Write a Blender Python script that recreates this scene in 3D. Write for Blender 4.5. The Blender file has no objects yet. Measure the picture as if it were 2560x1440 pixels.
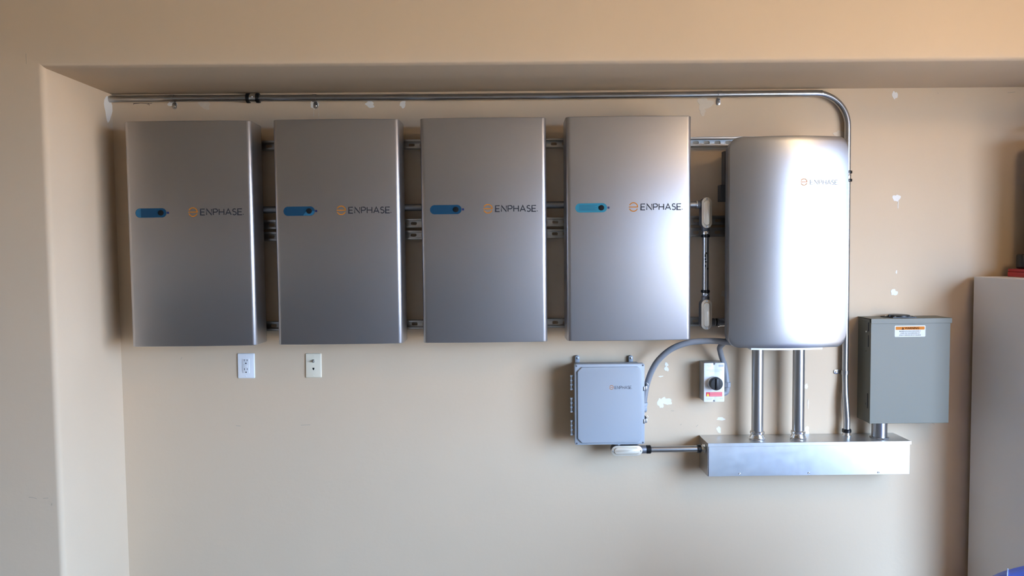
import bpy, bmesh, math, random
from mathutils import Vector, Matrix
from mathutils.geometry import tessellate_polygon

random.seed(7)
SC = bpy.context.scene
COL = SC.collection

# ------------------------------------------------------------------ camera
F = 1850.0                                   # focal length in pixels of the 2560-wide frame
CAMY, CAMZ = -3.47, 1.62                     # 3.47 m in front of the back wall (y = 0)
ROT = Matrix(((0.99991602, -0.00829726, -0.0099554),
              (-0.01036084, -0.0503457, -0.99867811),
              (0.00778508, 0.99869738, -0.05042744)))      # rows: right, down, forward
cam_d = bpy.data.cameras.new('camera')
cam = bpy.data.objects.new('camera', cam_d)
COL.objects.link(cam)
cam_d.sensor_width = 36.0
cam_d.lens = 36.0 * F / 2560.0
cam_d.clip_start = 0.05
r_, dn, fw = ROT[0], ROT[1], ROT[2]
cam.matrix_world = Matrix(((r_[0], -dn[0], -fw[0], 0), (r_[1], -dn[1], -fw[1], CAMY),
                           (r_[2], -dn[2], -fw[2], CAMZ), (0, 0, 0, 1)))
SC.camera = cam

# ------------------------------------------------------------------ view + lights
SC.view_settings.view_transform = 'Standard'
SC.view_settings.look = 'None'
SC.view_settings.exposure = 0.0
SC.view_settings.gamma = 1.0
SC.view_settings.use_curve_mapping = False

world = bpy.data.worlds.new('world')
SC.world = world
world.use_nodes = True
bg = world.node_tree.nodes['Background']
bg.inputs[0].default_value = (0.43, 0.64, 1.0, 1)
bg.inputs[1].default_value = 31.5

XR = 3.1                                     # right wall, holding the open garage door
DOOR_A, DOOR_B, DOOR_H = 1.5, 5.4, 2.30     # door opening: from/to distance off the back wall, height


def area(name, loc, size, energy, col, direction):
    l = bpy.data.lights.new(name, 'AREA')
    l.shape = 'RECTANGLE'
    l.size, l.size_y = size
    l.energy = energy
    l.color = col
    o = bpy.data.objects.new(name, l)
    COL.objects.link(o)
    o.location = loc
    o.rotation_euler = Vector(direction).to_track_quat('-Z', 'Y').to_euler()
    return o


# the open garage door lets the sky in: a light portal in the opening guides the sampling
o = area('door_portal', (XR + 0.06, -(DOOR_A + DOOR_B) / 2, DOOR_H / 2), (DOOR_B - DOOR_A, DOOR_H), 1, (1, 1, 1), (-1, 0, 0))
o.data.cycles.is_portal = True

# warm bulb hanging from the garage ceiling behind the photographer
LAMP = (2.4, -2.5, 3.04)
pl_ = bpy.data.lights.new('bulb_light', 'POINT')
pl_.energy = 45
pl_.color = (1.0, 0.72, 0.40)
pl_.shadow_soft_size = 0.18
po = bpy.data.objects.new('bulb_light', pl_)
COL.objects.link(po)
po.location = LAMP

# sun from behind the house: it lights the driveway outside but does not enter the garage
sl = bpy.data.lights.new('sun', 'SUN')
sl.energy = 95.0
sl.angle = math.radians(0.6)
sl.color = (1.0, 0.80, 0.58)
so = bpy.data.objects.new('sun', sl)
COL.objects.link(so)
so.rotation_euler = Vector((0.25, -0.75, -1.0)).to_track_quat('-Z', 'Y').to_euler()

# ------------------------------------------------------------------ helpers


def P(px, py, d):
    """point that the camera sees at pixel (px, py), standing d metres in front of the back wall"""
    v = Vector(((px - 1280) / F, (py - 720) / F, 1.0))
    w = ROT.transposed() @ v
    t = (-d - CAMY) / w[1]
    return Vector((w[0] * t, -d, CAMZ + w[2] * t))


def X(px, py, d):
    return P(px, py, d).x


def Z(px, py, d):
    return P(px, py, d).z


def new_mat(name, col, rough=0.5, metal=0.0, var=0.0, vscale=6.0, bump=0.0, bscale=80.0, rvar=0.0,
            stretch=None, emit=None, spec=0.5, coat=0.0):
    m = bpy.data.materials.new(name)
    m.use_nodes = True
    nt = m.node_tree
    b = nt.nodes['Principled BSDF']
    b.inputs['Base Color'].default_value = (*col, 1)
    b.inputs['Roughness'].default_value = rough
    b.inputs['Metallic'].default_value = metal
    b.inputs['Specular IOR Level'].default_value = spec
    b.inputs['Coat Weight'].default_value = coat
    tc = nt.nodes.new('ShaderNodeTexCoord')
    vec = tc.outputs['Object']
    if stretch:
        mp = nt.nodes.new('ShaderNodeMapping')
        mp.inputs['Scale'].default_value = stretch
        nt.links.new(vec, mp.inputs['Vector'])
        vec = mp.outputs['Vector']
    n = nt.nodes.new('ShaderNodeTexNoise')
    n.inputs['Scale'].default_value = vscale
    n.inputs['Detail'].default_value = 6
    nt.links.new(vec, n.inputs['Vector'])
    mx = nt.nodes.new('ShaderNodeMix')
    mx.data_type = 'RGBA'
    mx.inputs[6].default_value = (*[max(0, c * (1 - var)) for c in col], 1)
    mx.inputs[7].default_value = (*[min(1, c * (1 + var)) for c in col], 1)
    nt.links.new(n.outputs['Fac'], mx.inputs[0])
    nt.links.new(mx.outputs[2], b.inputs['Base Color'])
    if rvar:
        mr = nt.nodes.new('ShaderNodeMapRange')
        mr.inputs[1].default_value = 0.3
        mr.inputs[2].default_value = 0.7
        mr.inputs[3].default_value = rough - rvar
        mr.inputs[4].default_value = rough + rvar
        nt.links.new(n.outputs['Fac'], mr.inputs[0])
        nt.links.new(mr.outputs[0], b.inputs['Roughness'])
    if bump:
        n2 = nt.nodes.new('ShaderNodeTexNoise')
        n2.inputs['Scale'].default_value = bscale
        n2.inputs['Detail'].default_value = 3
        nt.links.new(vec, n2.inputs['Vector'])
        bp = nt.nodes.new('ShaderNodeBump')
        bp.inputs['Strength'].default_value = bump
        bp.inputs['Distance'].default_value = 0.002
        nt.links.new(n2.outputs['Fac'], bp.inputs['Height'])
        nt.links.new(bp.outputs['Normal'], b.inputs['Normal'])
    return m


M = {}
M['wall'] = new_mat('tan_wall_paint', (0.62, 0.483, 0.338), 0.85, var=0.03, vscale=3, bump=0.25, bscale=45, spec=0.25)
M['ceil'] = new_mat('ceiling_paint', (0.42, 0.36, 0.28), 0.9, var=0.02, bump=0.2, bscale=50, spec=0.2)
M['floor'] = new_mat('garage_concrete', (0.15, 0.135, 0.12), 0.6, var=0.12, vscale=4, bump=0.1, bscale=60)
M['drive'] = new_mat('driveway_concrete', (0.21, 0.175, 0.125), 0.9, var=0.1, vscale=3)
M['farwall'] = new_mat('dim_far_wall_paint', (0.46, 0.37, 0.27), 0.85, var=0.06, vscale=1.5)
M['spackle'] = new_mat('white_spackle', (0.80, 0.77, 0.72), 0.9, var=0.05, vscale=60)
M['faint'] = new_mat('thin_spackle', (0.63, 0.54, 0.43), 0.9, var=0.1, vscale=60)
M['pencil'] = new_mat('pencil_mark', (0.10, 0.08, 0.06), 0.9)
M['scuff'] = new_mat('grey_scuff', (0.47, 0.38, 0.28), 0.9)
M['silver'] = new_mat('silver_satin_paint', (0.50, 0.49, 0.50), 0.37, metal=1.0, var=0.015, vscale=120,
                      bump=0.06, bscale=700)
M['silver2'] = new_mat('silver_metallic_paint', (0.45, 0.445, 0.45), 0.35, metal=1.0, var=0.015, vscale=120,
                       bump=0.06, bscale=700)
M['chassis'] = new_mat('dark_grey_casting', (0.10, 0.10, 0.105), 0.55, metal=0.4, var=0.1, vscale=30)
M['chassis2'] = new_mat('mid_grey_casting', (0.27, 0.27, 0.28), 0.5, metal=0.5, var=0.08, vscale=30)
M['orange'] = new_mat('orange_print', (0.50, 0.17, 0.015), 0.5, var=0.02, spec=0.1)
M['ink'] = new_mat('charcoal_print', (0.035, 0.036, 0.042), 0.5, var=0.02, spec=0.1)
M['inkgrey'] = new_mat('grey_print', (0.30, 0.30, 0.31), 0.6, var=0.02)
M['inkmid'] = new_mat('slate_print', (0.13, 0.135, 0.15), 0.6, var=0.02)
M['inkpale'] = new_mat('pale_grey_print', (0.52, 0.53, 0.55), 0.6, var=0.02)
M['film'] = new_mat('blue_film', (0.010, 0.058, 0.115), 0.34, var=0.10, vscale=25, spec=0.25)
M['film_sheen'] = new_mat('blue_film_sheen', (0.03, 0.14, 0.24), 0.34, var=0.10, vscale=25, spec=0.25)  # lighter blue that paints a reflection onto the film
M['film_lit'] = new_mat('lit_blue_film', (0.035, 0.21, 0.29), 0.34, var=0.10, vscale=25, spec=0.25)  # same blue film, its colour lightened as if lit by the daylight
M['film_ink'] = new_mat('navy_print', (0.015, 0.06, 0.12), 0.5)
M['navy'] = new_mat('navy_tab', (0.01, 0.02, 0.10), 0.4)
M['black'] = new_mat('black_plastic', (0.010, 0.010, 0.011), 0.42, var=0.2, vscale=20)
M['rubber'] = new_mat('black_coated_nut', (0.008, 0.008, 0.009), 0.28, metal=0.2, var=0.2, vscale=40)
M['galv'] = new_mat('galvanised_steel', (0.42, 0.42, 0.42), 0.28, metal=0.95, var=0.03, vscale=30)
M['galvsheet'] = new_mat('galvanised_sheet', (0.60, 0.60, 0.59), 0.36, metal=0.9, var=0.05, vscale=35, rvar=0.02,
                         bump=0.03, bscale=90)
M['strut'] = new_mat('zinc_strut', (0.62, 0.60, 0.56), 0.32, metal=0.9, var=0.06, vscale=30)
M['zinc'] = new_mat('bright_zinc', (0.80, 0.80, 0.80), 0.20, metal=1.0, var=0.05, vscale=30)
M['castal'] = new_mat('cast_aluminium', (0.16, 0.16, 0.17), 0.5, metal=0.6, var=0.1, vscale=40)
M['cover'] = new_mat('pale_aluminium_cover', (0.78, 0.70, 0.57), 0.38, metal=0.55, var=0.05, vscale=40)
M['boxgrey'] = new_mat('pale_grey_polycarbonate', (0.33, 0.355, 0.385), 0.42, var=0.015, vscale=8)
M['flex'] = new_mat('grey_pvc_conduit', (0.22, 0.23, 0.25), 0.42, var=0.06, vscale=20)
M['shadedpipe'] = new_mat('shaded_steel_pipe', (0.24, 0.24, 0.24), 0.42, metal=0.9, var=0.08, vscale=60)  # galvanised steel with the shade between the batteries put into its colour
M['steel'] = new_mat('stainless_latch', (0.45, 0.45, 0.46), 0.35, metal=0.9, var=0.05, vscale=60)
M['switchbody'] = new_mat('beige_grey_plastic', (0.44, 0.43, 0.41), 0.5, var=0.02)
M['white'] = new_mat('white_plastic', (0.80, 0.80, 0.80), 0.38, var=0.01)
M['ivory'] = new_mat('ivory_plastic', (0.76, 0.68, 0.52), 0.42, var=0.01)
M['slot'] = new_mat('dark_slot', (0.012, 0.012, 0.012), 0.7, spec=0.1)
M['red'] = new_mat('red_label', (0.70, 0.03, 0.06), 0.45, var=0.03)
M['pink'] = new_mat('pink_print', (0.86, 0.42, 0.42), 0.5)
M['yellow'] = new_mat('yellow_print', (0.85, 0.62, 0.05), 0.5)
M['panel'] = new_mat('grey_enamel_panel', (0.155, 0.148, 0.112), 0.50, var=0.015, vscale=10, bump=0.03, bscale=200)
M['panelside'] = M['panel']
M['label'] = new_mat('white_label', (0.60, 0.58, 0.56), 0.55, var=0.01)
M['warnorange'] = new_mat('warning_orange', (0.56, 0.17, 0.012), 0.55, var=0.02, spec=0.15)
M['warnink'] = new_mat('warning_ink', (0.03, 0.008, 0.003), 0.6, spec=0.05)
M['cab'] = new_mat('white_laminate', (0.84, 0.81, 0.79), 0.5, var=0.012, vscale=5)
M['redbox'] = new_mat('red_plastic', (0.45, 0.02, 0.035), 0.45, var=0.05)
M['blue'] = new_mat('blue_bag_film', (0.05, 0.12, 0.62), 0.38, var=0.12, vscale=12, bump=0.9, bscale=22,
                    stretch=(1, 1, 4))
M['cord'] = new_mat('pale_blue_cord', (0.35, 0.45, 0.85), 0.5)


class MB:
    """collects shapes in world metres; build() links them as one mesh object"""

    def __init__(self):
        self.bm = bmesh.new()

    def _add(self, tmp):
        me = bpy.data.meshes.new('tmp')
        tmp.to_mesh(me)
        tmp.free()
        self.bm.from_mesh(me)
        bpy.data.meshes.remove(me)

    def box(self, x0, x1, y0, y1, z0, z1, bev=0.0, seg=2, mat=None):
        x0, x1 = sorted((x0, x1))
        y0, y1 = sorted((y0, y1))
        z0, z1 = sorted((z0, z1))
        t = bmesh.new()
        bmesh.ops.create_cube(t, size=1)
        for v in t.verts:
            v.co = Vector(((x0 + x1) / 2 + v.co.x * (x1 - x0), (y0 + y1) / 2 + v.co.y * (y1 - y0),
                           (z0 + z1) / 2 + v.co.z * (z1 - z0)))
        if bev:
            bmesh.ops.bevel(t, geom=t.edges[:], offset=bev, segments=seg, profile=0.5, affect='EDGES')
        if mat:
            t.transform(mat)
        self._add(t)
        return self

    def prism(self, pts, y0, y1, bev=0.0, holes=(), seg=2):
        """outline (x, z) extruded from y0 (back) to y1 (front), with through holes"""
        t = bmesh.new()
        loops = [list(pts)] + [list(h) for h in holes]
        tri = tessellate_polygon([[Vector((p[0], p[1], 0)) for p in l] for l in loops])
        flat = [p for l in loops for p in l]
        va = [t.verts.new((p[0], y0, p[1])) for p in flat]
        vb = [t.verts.new((p[0], y1, p[1])) for p in flat]
        if not holes:
            t.faces.new(va)
            t.faces.new(list(reversed(vb)))
        else:
            for a, b, c in tri:
                t.faces.new((va[a], va[b], va[c]))
                t.faces.new((vb[c], vb[b], vb[a]))
        i = 0
        for l in loops:
            n = len(l)
            for k in range(n):
                a, b = i + k, i + (k + 1) % n
                t.faces.new((va[a], vb[a], vb[b], va[b]))
            i += n
        bmesh.ops.recalc_face_normals(t, faces=t.faces[:])
        if bev and not holes:
            fr = [e for e in t.edges if all(abs(v.co.y - y1) < 1e-7 for v in e.verts)]
            bmesh.ops.bevel(t, geom=fr, offset=bev, segments=seg, profile=0.5, affect='EDGES')
        self._add(t)
        return self

    def prism_x(self, pts, x0, x1):
        """outline (y, z) extruded along x"""
        t = bmesh.new()
        va = [t.verts.new((x0, p[0], p[1])) for p in pts]
        vb = [t.verts.new((x1, p[0], p[1])) for p in pts]
        t.faces.new(va)
        t.faces.new(list(reversed(vb)))
        n = len(pts)
        for k in range(n):
            t.faces.new((va[k], vb[k], vb[(k + 1) % n], va[(k + 1) % n]))
        bmesh.ops.recalc_face_normals(t, faces=t.faces[:])
        self._add(t)
        return self

    def tube(self, pts, r, seg=20, caps=True, radii=None):
        t = bmesh.new()
        pts = [Vector(p) for p in pts]
        n = len(pts)
        tang = []
        for i in range(n):
            a = pts[max(0, i - 1)]
            b = pts[min(n - 1, i + 1)]
            tang.append((b - a).normalized())
        up = Vector((0, 0, 1)) if abs(tang[0].z) < 0.9 else Vector((0, 1, 0))
        nrm = (up - tang[0] * up.dot(tang[0])).normalized()
        rings = []
        for i in range(n):
            nrm = (nrm - tang[i] * nrm.dot(tang[i])).normalized()
            bi = tang[i].cross(nrm)
            rr = radii[i] if radii else r
            rings.append([t.verts.new(pts[i] + (nrm * math.cos(a) + bi * math.sin(a)) * rr)
                          for a in [2 * math.pi * k / seg for k in range(seg)]])
        for i in range(n - 1):
            for k in range(seg):
                t.faces.new((rings[i][k], rings[i][(k + 1) % seg], rings[i + 1][(k + 1) % seg], rings[i + 1][k]))
        if caps:
            t.faces.new(rings[0])
            t.faces.new(list(reversed(rings[-1])))
        bmesh.ops.recalc_face_normals(t, faces=t.faces[:])
        self._add(t)
        return self

    def lathe(self, base, axis, prof, seg=28):
        """profile [(along, radius)] turned about the axis through base"""
        ax = Vector(axis).normalized()
        base = Vector(base)
        up = Vector((0, 0, 1)) if abs(ax.z) < 0.9 else Vector((0, 1, 0))
        n = (up - ax * up.dot(ax)).normalized()
        b = ax.cross(n)
        t = bmesh.new()
        rings = []
        for s, r in prof:
            rings.append([t.verts.new(base + ax * s + (n * math.cos(a) + b * math.sin(a)) * max(r, 1e-5))
                          for a in [2 * math.pi * k / seg for k in range(seg)]])
        for i in range(len(rings) - 1):
            for k in range(seg):
                t.faces.new((rings[i][k], rings[i][(k + 1) % seg], rings[i + 1][(k + 1) % seg], rings[i + 1][k]))
        t.faces.new(rings[0])
        t.faces.new(list(reversed(rings[-1])))
        bmesh.ops.recalc_face_normals(t, faces=t.faces[:])
        self._add(t)
        return self

    def ball(self, c, r, sc=(1, 1, 1)):
        t = bmesh.new()
        bmesh.ops.create_uvsphere(t, u_segments=16, v_segments=10, radius=r)
        for v in t.verts:
            v.co = Vector((v.co.x * sc[0] + c[0], v.co.y * sc[1] + c[1], v.co.z * sc[2] + c[2]))
        self._add(t)
        return self

    def poly(self, pts):
        """flat n-gon of 3-D points"""
        vs = [self.bm.verts.new(p) for p in pts]
        self.bm.faces.new(vs)
        return self

    def build(self, name, mat, parent=None, angle=32):
        me = bpy.data.meshes.new(name)
        if parent is not None:
            off = Vector(parent.location)
            q = parent.parent
            while q is not None:
                off += q.location
                q = q.parent
            bmesh.ops.translate(self.bm, verts=self.bm.verts[:], vec=-off)
        for f in self.bm.faces:
            f.smooth = True
        self.bm.to_mesh(me)
        self.bm.free()
        me.set_sharp_from_angle(angle=math.radians(angle))
        me.materials.append(mat)
        o = bpy.data.objects.new(name, me)
        COL.objects.link(o)
        if parent is not None:
            o.parent = parent
        return o


def thing(name, loc, label, cat, group=None):
    o = bpy.data.objects.new(name, None)
    o.empty_display_size = 0.05
    COL.objects.link(o)
    o.location = loc
    tag(o, label, cat, group)
    return o


def tag(o, label, cat, group=None):
    o['label'] = label
    o['category'] = cat
    if group:
        o['group'] = group
    return o


def struct(o):
    o['kind'] = 'structure'
    return o


def rrect(x0, x1, z0, z1, r, n=6):
    pts = []
    for cx, cz, a0 in ((x1 - r, z1 - r, 0), (x0 + r, z1 - r, 90), (x0 + r, z0 + r, 180), (x1 - r, z0 + r, 270)):
        for k in range(n + 1):
            a = math.radians(a0 + 90 * k / n)
            pts.append((cx + r * math.cos(a), cz + r * math.sin(a)))
    return pts


def circle(cx, cz, r, n=24):
    return [(cx + r * math.cos(2 * math.pi * k / n), cz + r * math.sin(2 * math.pi * k / n)) for k in range(n)]


# ---- printed marks -------------------------------------------------------
def stroke(mb, pts, w, surf):
    """flat ribbon of width w along (x, z) points, laid on the surface y = surf(x, z)"""
    n = len(pts)
    L, R = [], []
    for i in range(n):
        a = Vector(pts[max(0, i - 1)])
        b = Vector(pts[min(n - 1, i + 1)])
        t = (b - a).normalized()
        nn = Vector((-t.y, t.x))
        k = 1.0
        if 0 < i < n - 1:
            t0 = (Vector(pts[i]) - a).normalized()
            c = max(0.5, nn.dot(Vector((-t0.y, t0.x))))
            k = 1 / c
        p = Vector(pts[i])
        L.append(p + nn * w / 2 * k)
        R.append(p - nn * w / 2 * k)
    for i in range(n - 1):
        q = [L[i], R[i], R[i + 1], L[i + 1]]
        mb.poly([(c.x, surf(c.x, c.y), c.y) for c in q])


def arc(cx, cz, r, a0, a1, n=14):
    return [(cx + r * math.cos(math.radians(a0 + (a1 - a0) * k / n)),
             cz + r * math.sin(math.radians(a0 + (a1 - a0) * k / n))) for k in range(n + 1)]


def seg_line(a, b, n=4):
    return [(a[0] + (b[0] - a[0]) * k / n, a[1] + (b[1] - a[1]) * k / n) for k in range(n + 1)]


def wordmark(mb, x, z, h, w, surf, width=None):
    """the company word in thin capitals: left end x, base line z, capital height h"""
    def E_(o):
        return [[(o + .62, 0), (o, 0), (o, 1), (o + .62, 1)], [(o, .5), (o + .56, .5)]], .66

    def N_(o):
        return [[(o, 0), (o, 1), (o + .76, 0), (o + .76, 1)]], .78

    def P_(o):
        return [[(o, 0), (o, 1), (o + .35, 1)] + arc(o + .36, .73, .27, 90, -90, 10) + [(o, .46)]], .64

    def H_(o):
        return [[(o, 0), (o, 1)], [(o + .72, 0), (o + .72, 1)], [(o, .5), (o + .72, .5)]], .74

    def A_(o):
        return [[(o, 0), (o + .41, 1), (o + .82, 0)], [(o + .15, .32), (o + .67, .32)]], .82

    def S_(o):
        return [arc(o + .27, .75, .25, 40, 240, 10)[:-1] + arc(o + .25, .26, .27, 75, -150, 12)], .53
    o = 0.0
    k = 1.0
    lets = [E_, N_, P_, H_, A_, S_, E_]
    gap = .235
    if width:
        tot = (.66 + .78 + .64 + .74 + .82 + .53 + .62) + gap * 6
        k = width / (tot * h)
    for f in lets:
        paths, adv = f(o)
        for p in paths:
            stroke(mb, [(x + a * h * k, z + b * h) for a, b in p], w, surf)
        o += adv + gap
    # tiny registered ring after the last letter
    xe = x + (o - gap + .14) * h * k
    stroke(mb, arc(xe, z + .07 * h, .055 * h, 0, 360, 10), w * 0.35, surf)


def e_symbol(mb, x, z, r, w, surf):
    stroke(mb, arc(x, z, r, 2, 155, 20), w, surf)
    stroke(mb, seg_line((x - r - w * .3, z), (x + r + w * .4, z), 6), w, surf)
    stroke(mb, arc(x, z, r, 203, 337, 18), w, surf)


def text(mb, s, xc, zc, h, width, y, bold=0.0):
    """words from Blender's own font, fitted into width x h and centred on (xc, zc) in the plane y"""
    cu = bpy.data.curves.new('txt', 'FONT')
    cu.body = s
    cu.offset = bold
    cu.resolution_u = 3
    ob = bpy.data.objects.new('txt', cu)
    COL.objects.link(ob)
    dg = bpy.context.evaluated_depsgraph_get()
    me = ob.evaluated_get(dg).to_mesh()
    xs = [v.co.x for v in me.vertices]
    ys = [v.co.y for v in me.vertices]
    sx = width / (max(xs) - min(xs))
    sy = h / (max(ys) - min(ys))
    cx, cy = (max(xs) + min(xs)) / 2, (max(ys) + min(ys)) / 2
    vs = [mb.bm.verts.new((xc + (v.co.x - cx) * sx, y, zc + (v.co.y - cy) * sy)) for v in me.vertices]
    for p in me.polygons:
        try:
            mb.bm.faces.new([vs[i] for i in p.vertices])
        except ValueError:
            pass
    ob.evaluated_get(dg).to_mesh_clear()
    bpy.data.objects.remove(ob)
    bpy.data.curves.remove(cu)


def smooth_path(pts, n=10):
    """Catmull-Rom through 3-D points"""
    pts = [Vector(p) for p in pts]
    q = [pts[0] * 2 - pts[1]] + pts + [pts[-1] * 2 - pts[-2]]
    out = []
    for i in range(1, len(q) - 2):
        for k in range(n):
            t = k / n
            a, b, c, d = q[i - 1], q[i], q[i + 1], q[i + 2]
            out.append(0.5 * ((2 * b) + (c - a) * t + (2 * a - 5 * b + 4 * c - d) * t * t +
                              (3 * b - a - 3 * c + d) * t ** 3))
    out.append(pts[-1])
    return out


# ================================================================== the room
ND = 0.504                                   # depth of the wall niche
XL = X(300, 800, 0.0)                        # niche left side (inner corner on the back wall)
ZT = Z(1300, 228, 0.0)                       # niche soffit height
XE = XR                                      # right end of the niche
CEIL = 3.30
XW0 = -4.6                                   # far left wall of the garage
YR = -8.6                                    # rear wall
BN = 0.022                                   # rounded drywall corner

struct(MB().box(XL - 0.1, XR + 0.12, 0.0, 0.1, 0, CEIL).build('wall_back', M['wall']))
wb = bpy.data.objects['wall_back']


def frame_profile(front_w):
    """(outward offset, distance from back wall) of the niche side, its rounded corner and the front wall"""
    pr = [(0.0, -0.02), (0.0, 0.25), (0.0, ND - BN)]
    for k in range(1, 7):
        a = math.radians(90 * k / 6)
        pr.append((BN * (1 - math.cos(a)), ND - BN + BN * math.sin(a)))
    pr.append((front_w, ND))
    pr.append((front_w, -0.02))
    return pr


fwL = XL - XW0
fwT = CEIL - ZT
m = MB()
prl = frame_profile(fwL)
prt = frame_profile(fwT)
lo, hi = [], []
for (a, d), (b, _) in zip(prl, prt):
    lo.append((XL - a, -d, 0.0))
    hi.append((XL - a, -d, ZT + b))
for st in (lo, hi):
    pass
va = [m.bm.verts.new(p) for p in lo]
vb = [m.bm.verts.new(p) for p in hi]
n = len(va)
for k in range(n):
    m.bm.faces.new((va[k], va[(k + 1) % n], vb[(k + 1) % n], vb[k]))
m.bm.faces.new(va)
m.bm.faces.new(list(reversed(vb)))
bmesh.ops.recalc_face_normals(m.bm, faces=m.bm.faces[:])
struct(m.build('wall_front_left', M['wall'], angle=50))
m = MB()
va = [m.bm.verts.new((XL - a, -d, ZT + b)) for (a, d), (b, _) in zip(prl, prt)]
vb = [m.bm.verts.new((XE + 0.12, -d, ZT + b)) for (a, d), (b, _) in zip(prl, prt)]
for k in range(n):
    m.bm.faces.new((va[k], va[(k + 1) % n], vb[(k + 1) % n], vb[k]))
m.bm.faces.new(va)
m.bm.faces.new(list(reversed(vb)))
bmesh.ops.recalc_face_normals(m.bm, faces=m.bm.faces[:])
struct(m.build('wall_front_top', M['wall'], angle=50))

struct(MB().box(XW0 - 0.12, XR + 0.12, YR - 0.12, 0.1, -0.12, 0.0).build('floor', M['floor']))
struct(MB().box(XW0 - 0.12, XR + 0.12, YR - 0.12, 0.1, CEIL, CEIL + 0.12).build('ceiling', M['ceil']))
struct(MB().box(XW0 - 0.12, XW0, YR - 0.12, 0.1, 0, CEIL).build('wall_left', M['farwall']))
struct(MB().box(XW0 - 0.12, XR + 0.12, YR - 0.12, YR, 0, CEIL).build('wall_rear', M['farwall']))
m = MB().box(XR, XR + 0.12, -DOOR_A, 0.1, 0, CEIL)
m.box(XR, XR + 0.12, YR, -DOOR_B, 0, CEIL)
m.box(XR, XR + 0.12, -DOOR_B, -DOOR_A, DOOR_H, CEIL)
struct(m.build('wall_right', M['wall']))
struct(MB().box(XR + 0.12, XR + 60, -50, 45, -0.14, -0.02).build('driveway', M['drive']))


# ---- patches of spackle, pencil and scuff marks on the wall paint ----------
def blob(px, py, w, h, mat='spackle', d=0.0, seed=0, name='spackle_patch', rough=0.28):
    rnd = random.Random(seed)
    c = P(px, py, d)
    s = (-CAMY - d) / F
    n = 22
    ph = [rnd.uniform(0, 6.28) for _ in range(4)]
    pts = []
    for k in range(n):
        a = 2 * math.pi * k / n
        q = 1 + rough * (0.5 * math.sin(2 * a + ph[0]) + 0.4 * math.sin(3 * a + ph[1]) +
                         0.35 * math.sin(5 * a + ph[2]) + 0.2 * math.sin(7 * a + ph[3]))
        pts.append((c.x + w / 2 * s * q * math.cos(a), c.z + h / 2 * s * q * math.sin(a)))
    o = MB().prism(pts, 0.001, -0.0006 - 0.00006 * (seed % 12)).build(name, M[mat], wb)
    return o


for i, a in enumerate([
        (431, 259, 20, 16), (786, 262, 18, 22), (925, 261, 22, 16), (1007, 261, 16, 16),
        (2237, 238, 13, 20), (2241, 495, 18, 18), (2235, 731, 17, 16),
        (1666, 911, 9, 9), (1666, 922, 11, 12), (1651, 1008, 15, 24), (1668, 1004, 22, 18), (1659, 997, 9, 9),
        (1652, 941, 12, 3), (1802, 1047, 18, 9), (1797, 1074, 11, 16), (2015, 966, 9, 14), (2017, 1078, 13, 24),
        (2245, 512, 2, 20), (2241, 680, 3, 10), (2020, 1010, 2, 24)]):
    blob(*a, seed=i + 3)
for i, a in enumerate([(512, 262, 26, 22), (1762, 258, 34, 30), (1756, 278, 16, 20), (2018, 242, 16, 6),
                       (2100, 335, 30, 16), (784, 284, 2, 26), (797, 284, 2, 22), (1810, 735, 14, 18),
                       (1815, 500, 16, 20)]):
    blob(*a, mat='faint', seed=i + 40, rough=0.35)
# patch where the conduit enters the niche side wall
s_ = 0.0019
m = MB()
zc = Z(268, 275, 0.02)
pts = []
for k in range(20):
    a = 2 * math.pi * k / 20
    q = 1 + 0.12 * math.sin(3 * a + 1) + 0.08 * math.sin(5 * a)
    z = zc + 0.058 * q * math.sin(a)
    wd = 0.034 * (1.0 if math.sin(a) > -0.2 else 1.0 + 0.6 * (math.sin(a) + 0.2))
    pts.append((-0.036 + wd * q * math.cos(a), z))
m.prism_x([(p[0], p[1]) for p in pts], XL - 0.001, XL + 0.0009)
pl = bpy.data.objects['wall_front_left']
m.build('spackle_patch', M['spackle'], pl)


def mark(pp, w, mat, name, d=0.0, on=None):
    m = MB()
    pts = [P(a, b, d) for a, b in pp]
    stroke(m, [(p.x, p.z) for p in pts], w, lambda x, z: -d - 0.0006)
    return m.build(name, M[mat], on or wb)


mark([(334, 262), (334, 259), (352, 258), (372, 259)], 0.002, 'pencil', 'pencil_mark')
mark([(368, 261), (380, 258)], 0.002, 'pencil', 'pencil_mark')
mark([(373, 264), (372, 258)], 0.0018, 'pencil', 'pencil_mark')
for pp in ([(590, 1064), (602, 1065)], [(752, 1063), (776, 1062)], [(455, 893), (452, 899)], [(380, 1242), (381, 1243)],
           [(1700, 1063), (1704, 1060)], [(1740, 1067), (1745, 1062)], [(1677, 1027), (1685, 1027)],
           [(2519, 232), (2538, 230)], [(2344, 232), (2346, 234)], [(2328, 1056), (2336, 1061)]):
    mark(pp, 0.003, 'scuff', 'scuff_mark')

for pp in ([(72, 1243), (84, 1244), (92, 1247)], [(108, 1246), (121, 1245)], [(65, 134), (66, 160)], [(130, 1258), (129, 1264)]):
    mark(pp, 0.0025, 'scuff', 'scuff_mark', ND, pl)

# ================================================================== batteries
BW, BH = 0.549, 0.980
BD0, BD1, BULGE, BR = 0.043, 0.222, 0.011, 0.021


def bfront(x):
    """distance of the battery's gently bowed front from the wall at x off its centre"""
    return BD1 + BULGE * (1 - (2 * x / BW) ** 2)


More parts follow.
